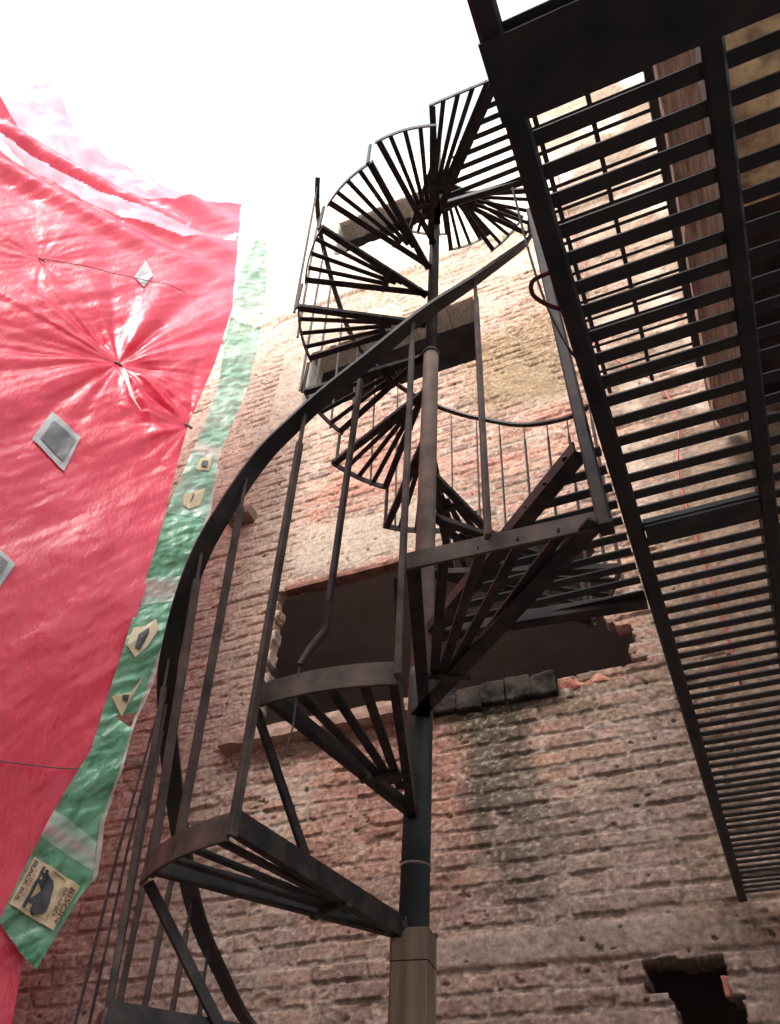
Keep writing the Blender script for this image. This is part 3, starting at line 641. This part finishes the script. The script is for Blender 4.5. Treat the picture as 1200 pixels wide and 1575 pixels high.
def edge(h0, h1, n, wd):
    U, Vv = np.meshgrid(np.linspace(0, 1, 6), np.linspace(0, 1, n)); H = h0+(h1-h0)*Vv; S = np.interp(H, GR[:, 0], GR[:, 1])+.004-wd*U*(.4+1.2*fbm(H*5, H*0, 91, 2))
    sheet('clear_edge', CLEAR, sack, S, H, gdisp(S, H)-.006)
edge(1.42, 4.6, 160, .022)
gd = lambda S, H: gdisp(S, H)
lab = patch('label_panel', LABEL, sack, [(.148, 1.288), (-.080, 1.205), (-.142, 1.428), (.112, 1.515)], .012, gd, 16)
def flat(name, m, par, poly, off):
    c = np.mean(poly, 0); z = float(gdisp(np.array([c[0]]), np.array([c[1]]))[0])
    P = np.array(poly); zz = gdisp(P[:, 0], P[:, 1]); me = bpy.data.meshes.new(name); n = len(P)
    vs = [(c[0], c[1], z+off)]+[(p[0], p[1], q+off) for p, q in zip(P, zz)]
    me.from_pydata(vs, [], [(0, i+1, (i+1) % n+1) for i in range(n)]); me.materials.append(m); o = bpy.data.objects.new(name, me); col.objects.link(o); o.parent = par; return o
# label axes: "down the page" and reading direction, taken from the panel's corners
LA = np.array((.112, 1.515)); LB = np.array((-.142, 1.428)); LC = np.array((.148, 1.288))   # page bottom-left corner, page top-left, page bottom-right
def page(u, v): return LA+(LB-LA)*v+(LC-LA)*u      # u = reading direction, v = up the page
buf = [(.10, .30), (.10, .36), (.16, .37), (.20, .44), (.22, .52), (.34, .58), (.50, .60), (.62, .63), (.76, .64), (.86, .60), (.92, .50), (.97, .44), (.93, .38), (.88, .36), (.86, .42), (.80, .40), (.78, .33), (.80, .28), (.74, .28), (.70, .40), (.60, .42), (.50, .40), (.40, .42), (.38, .34), (.40, .28), (.33, .28), (.32, .38), (.27, .40), (.24, .28), (.18, .28), (.19, .36), (.15, .34), (.14, .30)]
flat('animal_emblem', INK, lab, [page(u, v) for u, v in buf], .019)
flat('emblem_ground', INK, lab, [page(.08, .22), page(.92, .22), page(.92, .28), page(.08, .28)], .018)
for u0, u1, v0, v1 in ((.06, .94, .705, .713), (.055, .063, .22, .71), (.937, .945, .22, .71)): flat('frame_line', BROWNINK, lab, [page(u0, v0), page(u1, v0), page(u1, v1), page(u0, v1)], .017)
def text(s, u, v, hgt, width, m):
    cu = bpy.data.curves.new('lettering', 'FONT'); cu.body = s; cu.size = 1; cu.resolution_u = 2; cu.offset = .012
    to = bpy.data.objects.new('tmp', cu); col.objects.link(to); dg = bpy.context.evaluated_depsgraph_get(); me = bpy.data.meshes.new_from_object(to.evaluated_get(dg)); bpy.data.objects.remove(to)
    co = np.array([v_.co[:2] for v_ in me.vertices]); mn, mx = co.min(0), co.max(0)
    q = np.array([page(u+width*(a-mn[0])/(mx[0]-mn[0]), v+hgt*(b-mn[1])/(mx[1]-mn[1])) for a, b in co]); zz = gdisp(q[:, 0], q[:, 1])+.020
    for v_, (a, b), c in zip(me.vertices, q, zz): v_.co = (a, b, c)
    me.materials.clear(); me.materials.append(m); o = bpy.data.objects.new('lettering', me); col.objects.link(o); o.parent = lab
text('BISON', .14, .845, .11, .74, BROWNINK); text('BRAND', .20, .745, .075, .60, BROWNINK); text('BLACK BUL', .06, .04, .075, .86, INK)
for i in range(6): flat('red_mark', REDINK, lab, [page(.2+.1*i, .14), page(.26+.1*i, .14), page(.26+.1*i, .165), page(.2+.1*i, .165)], .018)
l2 = flat('label_panel', LABEL, sack, [(.018, 2.80), (.016, 2.95), (-.05, 2.985), (-.10, 3.06), (-.135, 2.99), (-.10, 2.84), (-.05, 2.74)], .012); flat('dark_print', INK, l2, [(-.03, 2.80), (-.025, 2.90), (-.075, 2.98), (-.085, 2.94), (-.065, 2.80)], .017)
l3 = flat('label_panel', LABEL, sack, [(.005, 2.46), (-.10, 2.53), (-.14, 2.66), (-.105, 2.50), (-.085, 2.36)], .012); flat('dark_print', INK, l3, [(-.055, 2.46), (-.05, 2.485), (-.085, 2.50), (-.09, 2.45)], .017)
l4 = flat('label_panel', LABEL, sack, [(-.05, 4.48), (-.05, 4.63), (-.14, 4.70), (-.145, 4.53)], .012); flat('dark_print', INK, l4, [(-.075, 4.53), (-.075, 4.61), (-.12, 4.645), (-.12, 4.56)], .017)
l5 = flat('label_panel', LABEL, sack, [(-.04, 4.12), (-.02, 4.21), (-.16, 4.34), (-.155, 4.16), (-.09, 4.09)], .012); flat('dark_print', INK, l5, [(-.08, 4.14), (-.08, 4.24), (-.095, 4.25), (-.095, 4.14)], .017)
